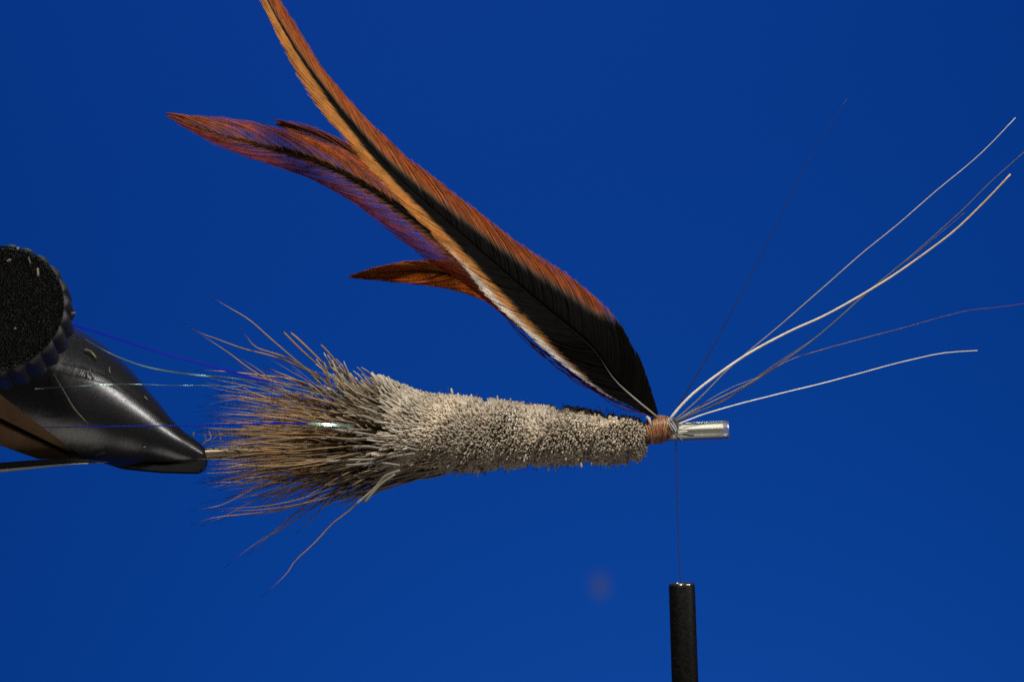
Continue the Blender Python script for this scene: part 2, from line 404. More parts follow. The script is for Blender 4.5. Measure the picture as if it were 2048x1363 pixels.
Lh = np.minimum(rng.uniform(.16, .28, N), np.linalg.norm(E - ctr, axis=1) * .8) * np.interp(xs, [740, 900], [2.0, 1])
proud = rng.normal(0, .012, N) + .022 * n3
stick = rng.random(N) < .012 * (1.15 - np.maximum(np.cos(ths), -.2)) / 1.35; proud[stick] += rng.uniform(.02, .08, stick.sum())
notch = np.zeros(N)                                              # the partings between one bunch of hair and the next
for xc, sl, wd in ((1190, .35, 5), (1248, -.2, 4), (1150, -.5, 5), (1087, .5, 5), (985, -.3, 5), (940, .5, 5)):
    notch += np.exp(-((xs - xc - sl * 60 * np.cos(ths)) / wd) ** 2)
proud -= .05 * np.minimum(notch, 1)
end = E + d * proud[:, None]
K = 6
u = np.linspace(0, 1, K)
side = nrm(np.cross(d, rng.normal(size=(N, 3))))
paths = end[:, None, :] - d[:, None, :] * (Lh[:, None] * (1 - u))[:, :, None] + side[:, None, :] * (rng.uniform(0, .022, N)[:, None] * (1 - u) ** 2)[:, :, None]
rr = rng.uniform(.0085, .0128, N)[:, None] * np.array([.62, .75, .9, 1.0, 1.0, .72])
tone = (rng.uniform(.75, 1.12, N) * (1 + .2 * smooth_noise(xs * 1.6, ths, 5)))[:, None, None]; tan_ = rng.random(N)[:, None, None]
pale = np.array([.70, .615, .485]); shaft = np.array([.30, .198, .115]) * (1 - tan_) + np.array([.33, .235, .145]) * tan_
mix = np.array([0, .05, .2, .5, .9, 1])[None, :, None]
col = (shaft * (1 - mix) + pale * mix) * tone
brown = (rng.random(N) < .15 + .12 * smooth_noise(xs * 2, ths, 6))[:, None, None]; col = np.where(brown, col * np.array([.62, .52, .45]), col)
hb = link('hair_body', tubes(paths, rr, col, 6, fo), M_HAIR, fly, fo); tag(hb, kind='stuff')
# dust of fine underfur standing off the trimmed surface
N2 = 420; xi = rng.uniform(860, 1290, N2); ti = rng.uniform(0, 2 * math.pi, N2); e = env(xi, ti); dr = nrm(np.c_[rng.normal(-.3, .8, N2), -np.sin(ti), np.cos(ti)])
fz = e[:, None, :] + dr[:, None, :] * (rng.uniform(.02, .075, N2)[:, None] * np.linspace(-.6, 1, 5))[:, :, None] + rng.normal(0, .006, (N2, 5, 3))
ff = link('underfur', tubes(fz, np.full((N2, 5), .0022), np.broadcast_to([.12, .085, .06], (N2, 5, 3)), 3, fo), M_HAIR, fly, fo); tag(ff, kind='stuff')

# --- collar: blunt cut, wavy hair swept back from the body
def wavy(N, K, roots, ends, amp, freq=(1., 2.6), sag=0.):
    u = np.linspace(0, 1, K)[None, :, None]
    p = roots[:, None, :] * (1 - u) + ends[:, None, :] * u
    L = np.linalg.norm(ends - roots, axis=1)[:, None, None]
    dv = nrm(ends - roots); s1 = nrm(np.cross(dv, rng.normal(size=(N, 3)))); s2 = np.cross(dv, s1)
    f = rng.uniform(*freq, (N, 1, 1)); ph = rng.uniform(0, 6.28, (N, 1, 1)); a = amp * rng.uniform(.3, 1, (N, 1, 1)) * np.minimum(1, 2.5 * u)
    p = p + s1[:, None, :] * a * np.sin(6.28 * f * u + ph) + s2[:, None, :] * a * .6 * np.sin(6.28 * f * 1.7 * u + ph * 2)
    return p + s2[:, None, :] * L * rng.normal(0, .035, (N, 1, 1)) * (u * (1 - u) * 4)
def cone_pts(x_root, x_end, th, r_end, r_root=26):
    """root close to the tube, end at photo column x_end, distance r_end from the tube axis in pixels"""
    ra = np.array([axis_pt(v) for v in x_root]); ea = np.array([axis_pt(v) for v in x_end])
    f = lambda x, a, r: np.stack([(x - 1024) / 200, -np.sin(th) * r / 200, (681.5 - a + np.cos(th) * r) / 200], 1)
    return f(x_root, ra, np.broadcast_to(r_root, x_root.shape)), f(x_end, ea, r_end)
N = 1900
sel = rng.random(N); th = np.where(sel < .26, rng.normal(0, .55, N), np.where(sel < .36, rng.normal(math.pi, .5, N), rng.uniform(0, 2 * math.pi, N))); xe = 600 + 290 * rng.beta(2.0, 1.15, N)
top = np.interp(xe, [560, 640, 700, 760, 800, 850, 890], [238, 205, 170, 136, 118, 104, 98]); bot = np.interp(xe, [600, 700, 760, 800, 850, 890], [140, 126, 96, 72, 60, 58])
lim = np.where(np.cos(th) > 0, top * np.cos(th) ** 2 + np.interp(xe, [700, 890], [90, 72]) * np.sin(th) ** 2, bot * np.cos(th) ** 2 + np.interp(xe, [700, 890], [80, 68]) * np.sin(th) ** 2)
q = rng.beta(2.4, 1.1, N); re_ = lim * (.2 + .78 * q)
xr = xe + (60 + 150 * rng.random(N)) * np.where(np.cos(th) > .3, .58, 1)
xr = np.minimum(xr, 950); rt, en = cone_pts(xr, xe, th, re_, np.minimum(30 + .45 * re_ * rng.random(N), 55))
pth = wavy(N, 12, rt, en, .017, (.6, 1.8))
uu = np.linspace(0, 1, 12)
rr = (.006 + .0055 * rng.random(N) ** 1.8)[:, None] * np.interp(uu, [0, .3, .9, 1], [.9, 1, .9, .55])
tone = rng.uniform(.8, 1.25, N)[:, None, None]; tn = rng.random(N)[:, None, None] ** 1.5
shaft = np.array([.32, .26, .19]) * (1 - tn) + np.array([.40, .30, .18]) * tn
mx = np.interp(uu, [0, .8, .97, 1], [0, .05, .22, .5])[None, :, None]
colr = (shaft * (1 - mx) + pale * mx) * tone
hc = link('hair_collar', tubes(pth[170:], rr[170:], colr[170:], 5, fo), M_HAIR, fly, fo); tag(hc, kind='stuff')

# --- long hairs of the tail and the outermost collar hairs: one part each
hair_no = 0
def hair_part(path, rad, col):
    global hair_no
    o_ = path[0]; hair_no += 1
    return link('hair', tubes(path[None], rad[None], col[None], 5, o_), M_TAIL, fly, o_)
order = np.argsort(-(np.abs(np.cos(th)) * re_) + 300 * (np.sin(th) < -.2))
for i in range(50): hair_part(pth[i], rr[i], colr[i])
# light, wavy, thick ones lying along the near side
for px in ([(840, 884), (800, 876), (760, 872), (722, 866), (690, 862), (640, 852), (600, 848)], [(838, 900), (800, 893), (762, 896), (735, 892), (704, 894)],
           [(830, 906), (790, 912), (745, 918), (700, 919), (660, 922), (600, 920)], [(820, 868), (780, 850), (745, 838), (722, 830)],
           [(815, 845), (775, 838), (745, 822), (715, 812)], [(800, 930), (760, 925), (720, 928), (690, 930)], [(790, 948), (765, 965), (745, 985), (730, 1004)],
           [(835, 892), (790, 884), (745, 876), (700, 878), (652, 872)], [(800, 940), (770, 952), (750, 975), (712, 1008)]):
    c = curve(PS(px, np.linspace(-.42, -.38, len(px))), 18)
    tt = np.linspace(0, 1, 18); cc = np.array([.36, .32, .25]) * (1 - tt[:, None]) + np.array([.46, .42, .34]) * tt[:, None]
    hair_part(c, np.interp(tt, [0, .9, 1], [.013, .0145, .011]), cc)
def tail_col(tt, tone, orange, black0):
    a = np.array([.27, .205, .145]); b_ = np.array([.66, .39, .15]) * orange + np.array([.50, .38, .22]) * (1 - orange); k = np.array([.012, .010, .009])
    m1 = np.interp(tt, [0, .35, .7], [0, .5, 1])[:, None]; m2 = np.interp(tt, [black0, min(.99, black0 + .1)], [0, 1])[:, None]
    return ((a * (1 - m1) + b_ * m1) * (1 - m2) + k * m2) * tone
tt = np.linspace(0, 1, 20)
manual = [
 [(640, 760), (589, 718), (538, 674), (498, 639), (450, 610), (414, 588)], [(660, 765), (597, 732), (545, 712), (487, 697), (432, 677), (395, 663), (366, 646)],
 [(690, 830), (597, 795), (545, 765), (498, 736), (461, 708), (424, 683), (375, 652)], [(640, 752), (575, 716), (516, 696), (498, 679), (480, 655)],
 [(690, 815), (633, 784), (589, 758), (553, 743), (527, 729)], [(720, 905), (692, 946), (670, 977), (644, 1001), (604, 1030), (560, 1059), (528, 1075), (480, 1109), (450, 1134)],
 [(770, 930), (750, 967), (721, 998), (697, 1022), (665, 1046), (631, 1083), (591, 1120), (575, 1144), (549, 1170), (520, 1194)],
 [(700, 965), (655, 993), (604, 1008), (538, 1022), (496, 1027), (425, 1035), (378, 1051)], [(660, 910), (607, 946), (565, 975), (517, 996), (486, 1012), (451, 1030), (400, 1052)],
 [(720, 910), (657, 946), (604, 975), (552, 1001), (509, 1023)], [(660, 915), (604, 945), (538, 964), (491, 985), (443, 1009), (380, 1021)],
 [(700, 930), (644, 964), (612, 983), (591, 998), (560, 1013)], [(690, 960), (657, 996), (631, 1030), (591, 1067)], [(700, 940), (640, 985), (560, 1052), (520, 1086), (495, 1110)],
 [(680, 900), (620, 905), (560, 912), (480, 918), (420, 917), (372, 919)], [(660, 880), (560, 868), (500, 860), (440, 857), (385, 854)],
 [(690, 800), (600, 762), (520, 750), (445, 742), (390, 740)], [(650, 742), (612, 708), (585, 682), (566, 662)], [(660, 740), (625, 705), (597, 678), (580, 664)], [(690, 750), (668, 718), (650, 697), (640, 688)]]
for px in manual:
    yv = random.uniform(-.32, .25); c = curve(PS(px, np.linspace(yv * .5, yv, len(px))), 20)
    blunt = px[-1] in ((566, 662), (580, 664), (640, 688))
    r0 = random.uniform(.0075, .0105)
    rad = np.interp(tt, [0, .5, .8, 1], [r0, r0, r0 * .9, r0 * .8]) if blunt else np.interp(tt, [0, .45, .75, .88, 1], [r0, r0, r0 * .62, r0 * .28, .0016])
    hair_part(c, rad, tail_col(tt, random.uniform(.85, 1.15), random.uniform(.5, 1), 2. if blunt else .84))
NT = 295 - hair_no
for i in range(NT):
    front = random.random()
    th_ = random.uniform(0, 2 * math.pi)
    xe_ = 385 + 160 * random.betavariate(1.2, 1.6)
    up_ = math.cos(th_)
    lim_ = 150 if up_ > 0 else 125
    re1 = lim_ * random.betavariate(1.5, 1.1) * (abs(up_) ** .6 + .25)
    if abs(up_) * re1 < 30 and random.random() < .85: re1 = 30 / max(abs(up_), .22) + random.uniform(0, 30)
    xr_ = random.uniform(680, 860)
    a0, b0 = cone_pts(np.array([xr_]), np.array([xe_]), np.array([th_]), np.array([re1]), np.array([random.uniform(18, 38)]))
    p = wavy(1, 20, a0, b0, .028, (.4, 1.4))[0]
    # hair leaves the tube steeply, then flattens out toward the tip
    fl = random.uniform(.0, .16) * re1 / 200 * np.sin(math.pi * tt)
    p[:, 2] += fl * math.cos(th_); p[:, 1] -= fl * math.sin(th_)
    r0 = random.uniform(.005, .0088)
    hair_part(p, np.interp(tt, [0, .4, .72, .88, 1], [r0, r0, r0 * .66, r0 * .3, .0015]), tail_col(tt, random.uniform(.6, 1.2), random.random() ** .7, random.uniform(.78, .9)))

N = 260
th3 = rng.uniform(0, 2 * math.pi, N); x3 = 420 + 210 * rng.beta(1.3, 1.4, N); r3 = np.where(np.cos(th3) > 0, 165, 130) * rng.beta(1.5, 1.2, N) * (np.abs(np.cos(th3)) ** .6 + .2)
a3, b3 = cone_pts(rng.uniform(700, 860, N), x3, th3, r3, rng.uniform(18, 40, N))
p3 = wavy(N, 16, a3, b3, .02, (.4, 1.3)); t3 = np.linspace(0, 1, 16)
c3_ = np.stack([tail_col(t3, rng.uniform(.6, 1.15), rng.random(), rng.uniform(.78, .92)) for _ in range(N)])
hf = link('fine_tail_hair', tubes(p3, rng.uniform(.0032, .0062, N)[:, None] * np.interp(t3, [0, .4, .75, .9, 1], [1, 1, .65, .3, .15]), c3_, 4, fo), M_TAIL, fly, fo); tag(hf, kind='stuff')

# --- flash strands
def ribbon(px, ys, wpx, twist, thick=.0025, n=60, ph=0.):
    c = curve(PS(px, ys), n); T = nrm(np.gradient(c, axis=0)); a0 = nrm(np.cross(T, [0, 1., 0])); b0 = np.cross(T, a0)
    V, F = [], []
    for i in range(n):
        a = ph + twist * i / (n - 1); wv = (math.cos(a) * a0[i] + math.sin(a) * b0[i]) * wpx / 400; tv = (-math.sin(a) * a0[i] + math.cos(a) * b0[i]) * thick
        V += [c[i] + wv + tv, c[i] - wv + tv, c[i] - wv - tv, c[i] + wv - tv]
        if i:
            for k in range(4): F.append((4 * i - 4 + k, 4 * i - 4 + (k + 1) % 4, 4 * i + (k + 1) % 4, 4 * i + k))
    F += [(3, 2, 1, 0), tuple(4 * (n - 1) + k for k in range(4))]
    o_ = c[0]; return raw([v - o_ for v in V], F, False), o_
for px, ys, wp, tw, ph, mt, lb in (
    ([(700, 812), (620, 785), (540, 765), (480, 748), (400, 726), (300, 698), (220, 672), (150, 650), (110, 640)], [-.1, -.2, -.3, -.4, -.5, -.6, -.75, -.9, -1.0], 5, .5, .3, M_BLUE, 'dark blue flash strand slanting up to the knob'),
    ([(690, 800), (560, 770), (470, 757), (380, 748), (300, 735), (250, 719), (205, 698), (170, 678)], [-.2, -.35, -.45, -.5, -.55, -.66, -.78, -.85], 3, 5, 0, M_PEARL, 'glittering pearl flash strand lying over the cone'),
    ([(690, 851), (665, 849), (640, 848), (560, 846), (400, 850), (230, 852), (84, 854)], [-.45, -.47, -.5, -.55, -.7, -.8, -.85], 4, .6, .9, M_BLUE, 'dark blue flash strand running level across the cone'),
    ([(708, 852), (701, 851), (690, 850), (655, 849), (628, 847), (616, 846.5)], [-.45, -.5, -.53, -.54, -.55, -.55], 6, .7, .1, M_PEARL, 'green white highlight of the level flash strand, a short strip among the hair'),  # highlight of the level strand, made as a bright strip of its own
    ([(640, 790), (480, 773), (330, 770), (230, 768), (70, 777)], [-.3, -.5, -.7, -.8, -.85], 1.1, 9, 0, M_PEARL, 'hair thin white flash strand')):
    me, o_ = ribbon(px, ys, wp, tw, ph=ph); tag(link('flash_strand', me, mt, fly, o_), lb)

# --- feathers
def feather(Rp, Ap, Bp, yR, yA, yB, nb, ubA, ubB, colA, colB, delta=.13, rb=(.011, .0055), white=None, label=None, tones=(.75, 1.2), quill=(.011, .0015), qcol=((.28, .25, .2), (.02, .017, .014)), jit=3., gap=.18, hug=.72, rag=.05, haze=.0):
    n = 500
    Rc = curve(PS(curve(np.array(Rp, float), n), np.interp(np.linspace(0, 1, n), *yR)), n)
    Ac = curve(PS(curve(np.array(Ap, float), n), np.interp(np.linspace(0, 1, n), *yA)), n)
    Bc = curve(PS(curve(np.array(Bp, float), n), np.interp(np.linspace(0, 1, n), *yB)), n)
    tq = np.linspace(0, 1, 60); pq = at(Rc, tq) - np.array([0, .018, 0])
    rq = np.interp(tq, [0, .06, .12, .2, 1], [quill[0], quill[0] * .85, quill[0] * .45, quill[0] * .2, quill[1]]); mq = np.interp(tq, [.06, .13], [0, 1])[:, None]
    o_ = Rc[0]
    f = link('feather', tubes(pq[None], rq[None], (np.array(qcol[0]) * (1 - mq) + np.array(qcol[1]) * mq)[None], 6, o_), M_QUILL, fly, o_)
    tag(f, label)
    K = 14; u = np.linspace(0, 1, K)[None, :]
    for si, (Ec, ub, colf) in enumerate(((Ac, ubA, colA), (Bc, ubB, colB))):
        t = np.sort(np.linspace(.004, .985, nb) + rng.normal(0, .0008, nb))
        g = np.zeros(nb)
        for k in range(6): g += np.sin(t * rng.uniform(25, 160) + rng.uniform(0, 6.28)) * rng.uniform(.3, 1)
        dl = delta * np.minimum(1, .06 + t / .11) * (1 + (gap * g / 3 + rng.normal(0, .06, nb)) * np.interp(t, [.15, .4], [.06, 1]))
        e = np.minimum(t + dl, .999 + rng.uniform(0, .001, nb))
        P0 = at(Rc, t); P2 = at(Ec, e)
        tm = np.minimum(t + .36 * dl, 1); P1 = at(Ec, tm) * hug + at(Rc, tm) * (1 - hug)
        out = nrm(P2 - at(Rc, e)); P2 = P2 + out * (np.abs(rng.normal(0, jit / 200, nb)) * np.interp(e, [.1, .35], [.15, 1]))[:, None] * rng.choice([-1.2, .8], nb, p=[.6, .4])[:, None]
        U = u[:, :, None]
        pth = P0[:, None] * (1 - U) ** 2 + 2 * P1[:, None] * U * (1 - U) + P2[:, None] * U ** 2
        pth[:, :, 1] += rng.normal(0, .004, (nb, 1))
        lat = (2 * hug * u * (1 - u) + u * u) * np.ones((nb, 1))
        al = t[:, None] + dl[:, None] * u
        ubv = np.interp(al, *ub) + rag * (g / 3)[:, None] + rng.normal(0, .025, (nb, 1))
        fb = np.clip((lat - ubv) / .12 + .5, 0, 1)                    # 0 = black pigment, 1 = ginger
        tone = rng.uniform(*tones, (nb, 1, 1))
        c = np.array([.0065, .006, .0055]) * (1 - fb[:, :, None]) + colf(lat, al) * tone * fb[:, :, None]
        hz = (np.exp(-((lat - ubv) / .07) ** 2) * haze * (1 - si))[:, :, None]; c = c * (1 - hz) + np.array([.085, .07, .055]) * hz  # greyish sheen where black meets ginger, painted into the barb colour
        rad = (rb[0] * (1 - fb) + rb[1] * fb) * np.interp(u, [0, .7, 1], [1, 1, .35])
        v = link('vane', tubes(pth, rad, c, 3, o_), M_BARB, f, o_); tag(v, kind='stuff')
    return f
def flat_col(c0, c1, al_white=None):
    c0, c1 = np.array(c0), np.array(c1)
    def fn(lat, al):
        m_ = np.clip((lat - .3) / .6, 0, 1)[:, :, None]
        c = c0 * (1 - m_) + c1 * m_
        if al_white is not None:
            wv = np.interp(al, *al_white[0]) * np.clip((lat - al_white[1]) / .06, 0, 1)
            c = c * (1 - wv[:, :, None]) + np.array([.92, .85, .75]) * wv[:, :, None]  # white sheen of the lit lower fringe, put into the barb colour
        return c
    return fn
# the big one in front
feather([(1315, 834), (1270, 797), (1228, 758), (1197, 712), (1165, 678), (1105, 628), (1050, 582), (997, 536), (923, 470), (858, 413), (808, 368), (761, 320), (707, 256), (663, 200), (633, 160), (596, 108), (568, 62), (543, 18), (525, -22), (508, -70)],
        [(1318, 835), (1311, 808), (1303, 783), (1293, 751), (1278, 711), (1264, 692), (1252, 668), (1226, 628), (1185, 590), (1135, 550), (1080, 515), (1020, 475), (960, 428), (900, 383), (850, 342), (800, 306), (771, 277), (710, 216), (657, 154), (611, 92), (577, 31), (556, 0), (530, -40), (508, -75)],
        [(1312, 838), (1268, 815), (1240, 802), (1213, 790), (1171, 762), (1128, 730), (1085, 695), (1043, 654), (1000, 616), (958, 572), (924, 528), (864, 466), (800, 402), (749, 345), (702, 292), (682, 264), (639, 216), (599, 154), (574, 108), (543, 43), (522, 0), (505, -50), (500, -72)],
        ([0, .2, 1], [-.06, -.22, -.45]), ([0, .15, .5, 1], [0, -.10, -.22, -.40]), ([0, .2, .6, 1], [-.1, -.42, -.5, -.5]), 1500,
        ([0, .15, .22, .3, .45, .6, .8, 1], [1.3, 1.2, .72, .62, .50, .34, .2, .1]), ([0, .08, .15, .3, .45, .6, .8, 1], [1.2, 1.0, .84, .70, .58, .42, .22, .1]),
        flat_col((.50, .155, .028), (.46, .108, .02)), flat_col((.60, .25, .045), (.64, .28, .058), (([.02, .1, .38, .46], [.2, 1, 1, 0]), .83)),
        delta=.12, label='largest feather in front, black centre with ginger edges, reaching the top', quill=(.012, .0018), qcol=((.30, .27, .22), (.012, .011, .010)), gap=.03, haze=.75, rag=.015, rb=(.0095, .0045))
# the second, tip far to the left
feather([(1312, 833), (1150, 722), (1050, 632), (970, 556), (900, 490), (850, 450), (800, 415), (750, 382), (700, 352), (650, 328), (600, 311), (540, 296), (470, 277), (400, 256), (333, 229)],
        [(1312, 828), (1190, 720), (1080, 610), (990, 520), (910, 450), (850, 405), (800, 368), (740, 326), (680, 296), (620, 276), (560, 257), (500, 243), (440, 235), (380, 231), (332, 226)],
        [(1312, 836), (1200, 777), (1100, 702), (1030, 648), (960, 592), (900, 546), (850, 516), (810, 487), (770, 456), (730, 421), (690, 393), (650, 371), (600, 348), (540, 329), (480, 309), (420, 284), (370, 256), (333, 231)],
        ([0, .3, 1], [.02, .25, .62]), ([0, .3, 1], [.05, .3, .6]), ([0, .3, 1], [.02, .18, .6]), 640,
        ([0, .3, .5, .8, .92, 1], [.5, .3, .2, .14, .05, -.3]), ([0, .3, .5, .8, .92, 1], [.5, .34, .26, .16, .05, -.3]),
        flat_col((.52, .17, .035), (.75, .215, .022)), flat_col((.38, .11, .04), (.38, .045, .012)), delta=.13, rb=(.008, .0019), label='second feather, ginger with black midline, its tip farthest left', jit=1.5, gap=.09, hug=.84, rag=.01, tones=(.6, 1.3))
# the third, its tip showing above the second
feather([(1312, 833), (1150, 716), (1000, 572), (900, 480), (820, 408), (740, 335), (690, 300), (640, 276), (590, 256), (550, 243)],
        [(1312, 828), (1170, 700), (1020, 550), (915, 450), (830, 380), (750, 318), (690, 283), (640, 260), (590, 243), (549, 239)],
        [(1312, 836), (1140, 735), (980, 600), (880, 505), (800, 430), (720, 355), (670, 316), (620, 290), (580, 265), (551, 247)],
        ([0, .3, 1], [.05, .45, 1.05]), ([0, .3, 1], [.05, .5, 1.0]), ([0, .3, 1], [.05, .45, 1.05]), 330,
        ([0, 1], [.1, -.3]), ([0, 1], [.1, -.3]), flat_col((.35, .12, .06), (.40, .09, .04)), flat_col((.35, .12, .06), (.36, .09, .04)), delta=.12, rb=(.008, .003), label='third feather, mostly hidden, dull tip showing above the second', quill=(.006, .0015), qcol=((.2, .1, .06), (.16, .06, .03)), gap=.08, hug=.82, jit=1.5)
# the fourth, short and low
feather([(1312, 834), (1150, 728), (1060, 655), (990, 598), (935, 560), (885, 546), (830, 542), (770, 545), (698, 553)],
        [(1312, 828), (1180, 722), (1080, 625), (1000, 562), (945, 530), (900, 521), (860, 519), (800, 525), (745, 536), (698, 551)],
        [(1312, 838), (1180, 765), (1090, 690), (1030, 640), (985, 607), (945, 588), (900, 577), (830, 567), (760, 561), (698, 555)],
        ([0, .3, 1], [.05, .5, 1.3]), ([0, .3, 1], [.05, .5, 1.2]), ([0, .3, 1], [.02, .4, 1.35]), 420,
        ([0, .5, .75, .9, 1], [.5, .35, .16, .02, -.3]), ([0, .5, .75, .9, 1], [.5, .3, .1, -.1, -.3]), flat_col((.80, .25, .045), (.9, .27, .035)), flat_col((.95, .31, .04), (.95, .27, .035)), delta=.14, jit=1.5, gap=.08, hug=.8, rag=.02, rb=(.011, .006), label='short low feather, plain ginger tip with thin black midline')
# loose barbs under the big feather
NB = 26; tb = rng.uniform(0, 1, NB); base_c = curve(PS([(1300, 832), (1245, 805), (1190, 775), (1120, 725), (1040, 655), (990, 612)], -.15), 200)
a_ = at(base_c, tb * .6); b_ = at(base_c, np.minimum(tb * .6 + rng.uniform(.25, .4, NB), 1)); mid = (a_ + b_) / 2 + np.c_[np.zeros(NB), np.zeros(NB), -rng.uniform(.04, .16, NB)] + np.c_[-rng.uniform(0, .05, NB), rng.normal(0, .1, NB), np.zeros(NB)]
U = np.linspace(0, 1, 12)[None, :, None]; pp = a_[:, None] * (1 - U) ** 2 + 2 * mid[:, None] * U * (1 - U) + b_[:, None] * U ** 2
lb = link('loose_barbs', tubes(pp, np.broadcast_to(np.interp(np.linspace(0, 1, 12), [0, .6, 1], [.004, .004, .0015]), (NB, 12)), np.broadcast_to([.22, .03, .012], (NB, 12, 3)), 3, fo), M_BARB, fly, fo); tag(lb, kind='stuff')

# --- bristles (stripped stems) leaning forward out of the head
def bris(px, ys, r0, r1, c0, c1, label, n=40):
    c = curve(PS(px, np.interp(np.linspace(0, 1, len(px)), [0, 1], ys)), n); t_ = np.linspace(0, 1, n)
    c[:, 2] += .003 * np.sin(t_ * 13 + len(px)) * t_ + .0015 * np.sin(t_ * 37) * t_
    col_ = np.array(c0) * (1 - t_[:, None]) + np.array(c1) * t_[:, None]
    tag(link('bristle', tubes(c[None], np.interp(t_, [0, 1], [r0, r1])[None], col_[None], 8, c[0]), M_BRIS, fly, c[0]), label)
dark, grey, ivory = (.022, .021, .022), (.16, .14, .12), (.92, .86, .72)
bris([(1334, 846), (1344, 832), (1372, 785), (1420, 704), (1470, 610), (1520, 515), (1570, 415), (1610, 335), (1650, 265), (1695, 195)], (-.05, .15), .0062, .0018, dark, (.015, .015, .02), 'steep thin dark bristle leaning least forward')
bris([(1338, 842), (1352, 822), (1388, 785), (1450, 738), (1510, 699), (1580, 662), (1650, 630), (1740, 580), (1820, 528), (1900, 468), (1960, 412), (2021, 348)], (-.08, -.3), .014, .0088, ivory, (.55, .36, .18), 'thickest bristle, ivory white', 60)
bris([(1340, 846), (1358, 832), (1400, 795), (1452, 742), (1500, 700), (1560, 650), (1640, 580), (1720, 510), (1800, 445), (1880, 375), (1960, 308), (2031, 235)], (-.02, .1), .007, .004, (.20, .18, .16), (.62, .52, .40), 'long thin pale bristle ending upper right')
bris([(1342, 850), (1370, 830), (1430, 800), (1500, 765), (1570, 720), (1640, 668), (1740, 580), (1830, 505), (1920, 425), (1980, 365), (2075, 280)], (-.12, .2), .008, .0045, grey, (.06, .05, .045), 'dark bristle crossing the ivory one and leaving the frame')
bris([(1342, 852), (1380, 828), (1450, 800), (1540, 735), (1640, 668), (1741, 577), (1840, 500), (1930, 425)], (.05, .35), .006, .0025, (.10, .08, .07), (.10, .06, .05), 'thin dark bristle ending behind the ivory one')
bris([(1344, 850), (1375, 832), (1430, 808), (1500, 768), (1570, 724), (1640, 700), (1720, 678), (1820, 652), (1930, 622), (1990, 615), (2075, 602)], (-.03, .2), .0065, .003, (.15, .12, .10), (.12, .055, .05), 'thin brownish bristle bending low to the right edge')
bris([(1350, 850), (1368, 843), (1410, 827), (1480, 807), (1560, 787), (1660, 762), (1760, 735), (1860, 711), (1915, 703), (1955, 700)], (-.1, -.15), .0075, .005, (.80, .79, .72), (.72, .62, .48), 'lowest bristle, pale grey')
bris([(1340, 848), (1375, 826), (1425, 795), (1470, 772), (1520, 752)], (.02, .1), .007, .003, (.13, .12, .1), (.2, .16, .12), 'short grey bristle inside the bundle')
# folded butts bound down over the head
for px, c0 in (([(1336, 838), (1341, 846), (1348, 856), (1352, 864)], (.45, .48, .50)), ([(1340, 836), (1346, 845), (1351, 853), (1354, 861)], (.35, .38, .40)), ([(1336, 846), (1340, 853), (1344, 859), (1346, 862)], (.25, .27, .28)),
               ([(1349, 864), (1354, 871), (1360, 877), (1365, 880)], (.10, .10, .10)), ([(1351, 868), (1355, 874), (1358, 878)], (.14, .13, .12)), ([(1341, 843), (1348, 840), (1354, 848), (1357, 858)], (.09, .08, .07)), ([(1346, 836), (1353, 842), (1357, 850)], (.08, .07, .06)), ([(1365, 868), (1380, 870), (1388, 870)], (.03, .03, .03))):
    c = curve(PS(px, np.linspace(-.15, -.125, len(px))), 12)
    link('bristle_butt', tubes(c[None], np.full((1, 12), .0085), np.broadcast_to(c0, (1, 12, 3)), 6, c[0]), M_BRIS, fly, c[0])
for px in ([(1356, 858), (1364, 857), (1369, 859)], [(1356, 863), (1368, 862), (1376, 862.5)], [(1356, 866), (1366, 865), (1372, 864)], [(1292, 833), (1297, 836), (1300, 843), (1301, 850)]):
    c = curve(PS(px, np.linspace(-.12, -.13, len(px))), 10)
    link('hair_butt', tubes(c[None], np.interp(np.linspace(0, 1, 10), [0, .5, 1], [.014, .016, .004])[None], np.broadcast_to([.74, .70, .6], (1, 10, 3)), 6, c[0]), M_HAIR, fly, c[0])

# --- head: varnished core, then turns of thread lying over one another
HX = np.array([1286, 1294, 1302, 1310, 1318, 1326, 1334, 1342, 1350, 1357, 1361]); HT = np.array([846, 840, 837, 833, 830.5, 830.5, 833, 838, 844, 848, 851]); HB = np.array([886, 887, 887, 886.5, 886, 884.5, 881, 878, 875, 872, 868])
bm = bmesh.new(); rings = []
def head_ring(x, n=28, k=1.):
    t, bt = np.interp(x, HX, HT), np.interp(x, HX, HB); c, r = (t + bt) / 2, (bt - t) / 2 * k
    a = np.linspace(0, 2 * math.pi, n, endpoint=False)
    return np.stack([np.full(n, (x - 1024) / 200), -np.sin(a) * r / 200, (681.5 - c + np.cos(a) * r) / 200], 1)
for x in HX: rings.append([bm.verts.new(p - fo) for p in head_ring(x, 28, .96)])
for A, B in zip(rings, rings[1:]):
    for k in range(28): bm.faces.new((A[k], A[(k + 1) % 28], B[(k + 1) % 28], B[k]))
bm.faces.new(rings[0]); bm.faces.new(rings[-1][::-1]); bmesh.ops.recalc_face_normals(bm, faces=bm.faces)
for f in bm.faces: f.smooth = True
hd = link('thread_head', fin(bm), M_HEAD, fly, fo)
turns = []
for k in range(120):
    xc = rng.choice([rng.uniform(1292, 1357), rng.uniform(1310, 1343)]); sl = rng.normal(0, 5.5); a = np.linspace(0, 2 * math.pi, 33)
    x = np.clip(xc + sl * np.sin(a + rng.uniform(0, 6.28)), 1287, 1360)
    t, bt = np.interp(x, HX, HT), np.interp(x, HX, HB); c, r = (t + bt) / 2, (bt - t) / 2 + rng.uniform(-.6, .9)
    turns.append(np.stack([(x - 1024) / 200, -np.sin(a) * r / 200, (681.5 - c + np.cos(a) * r) / 200], 1))
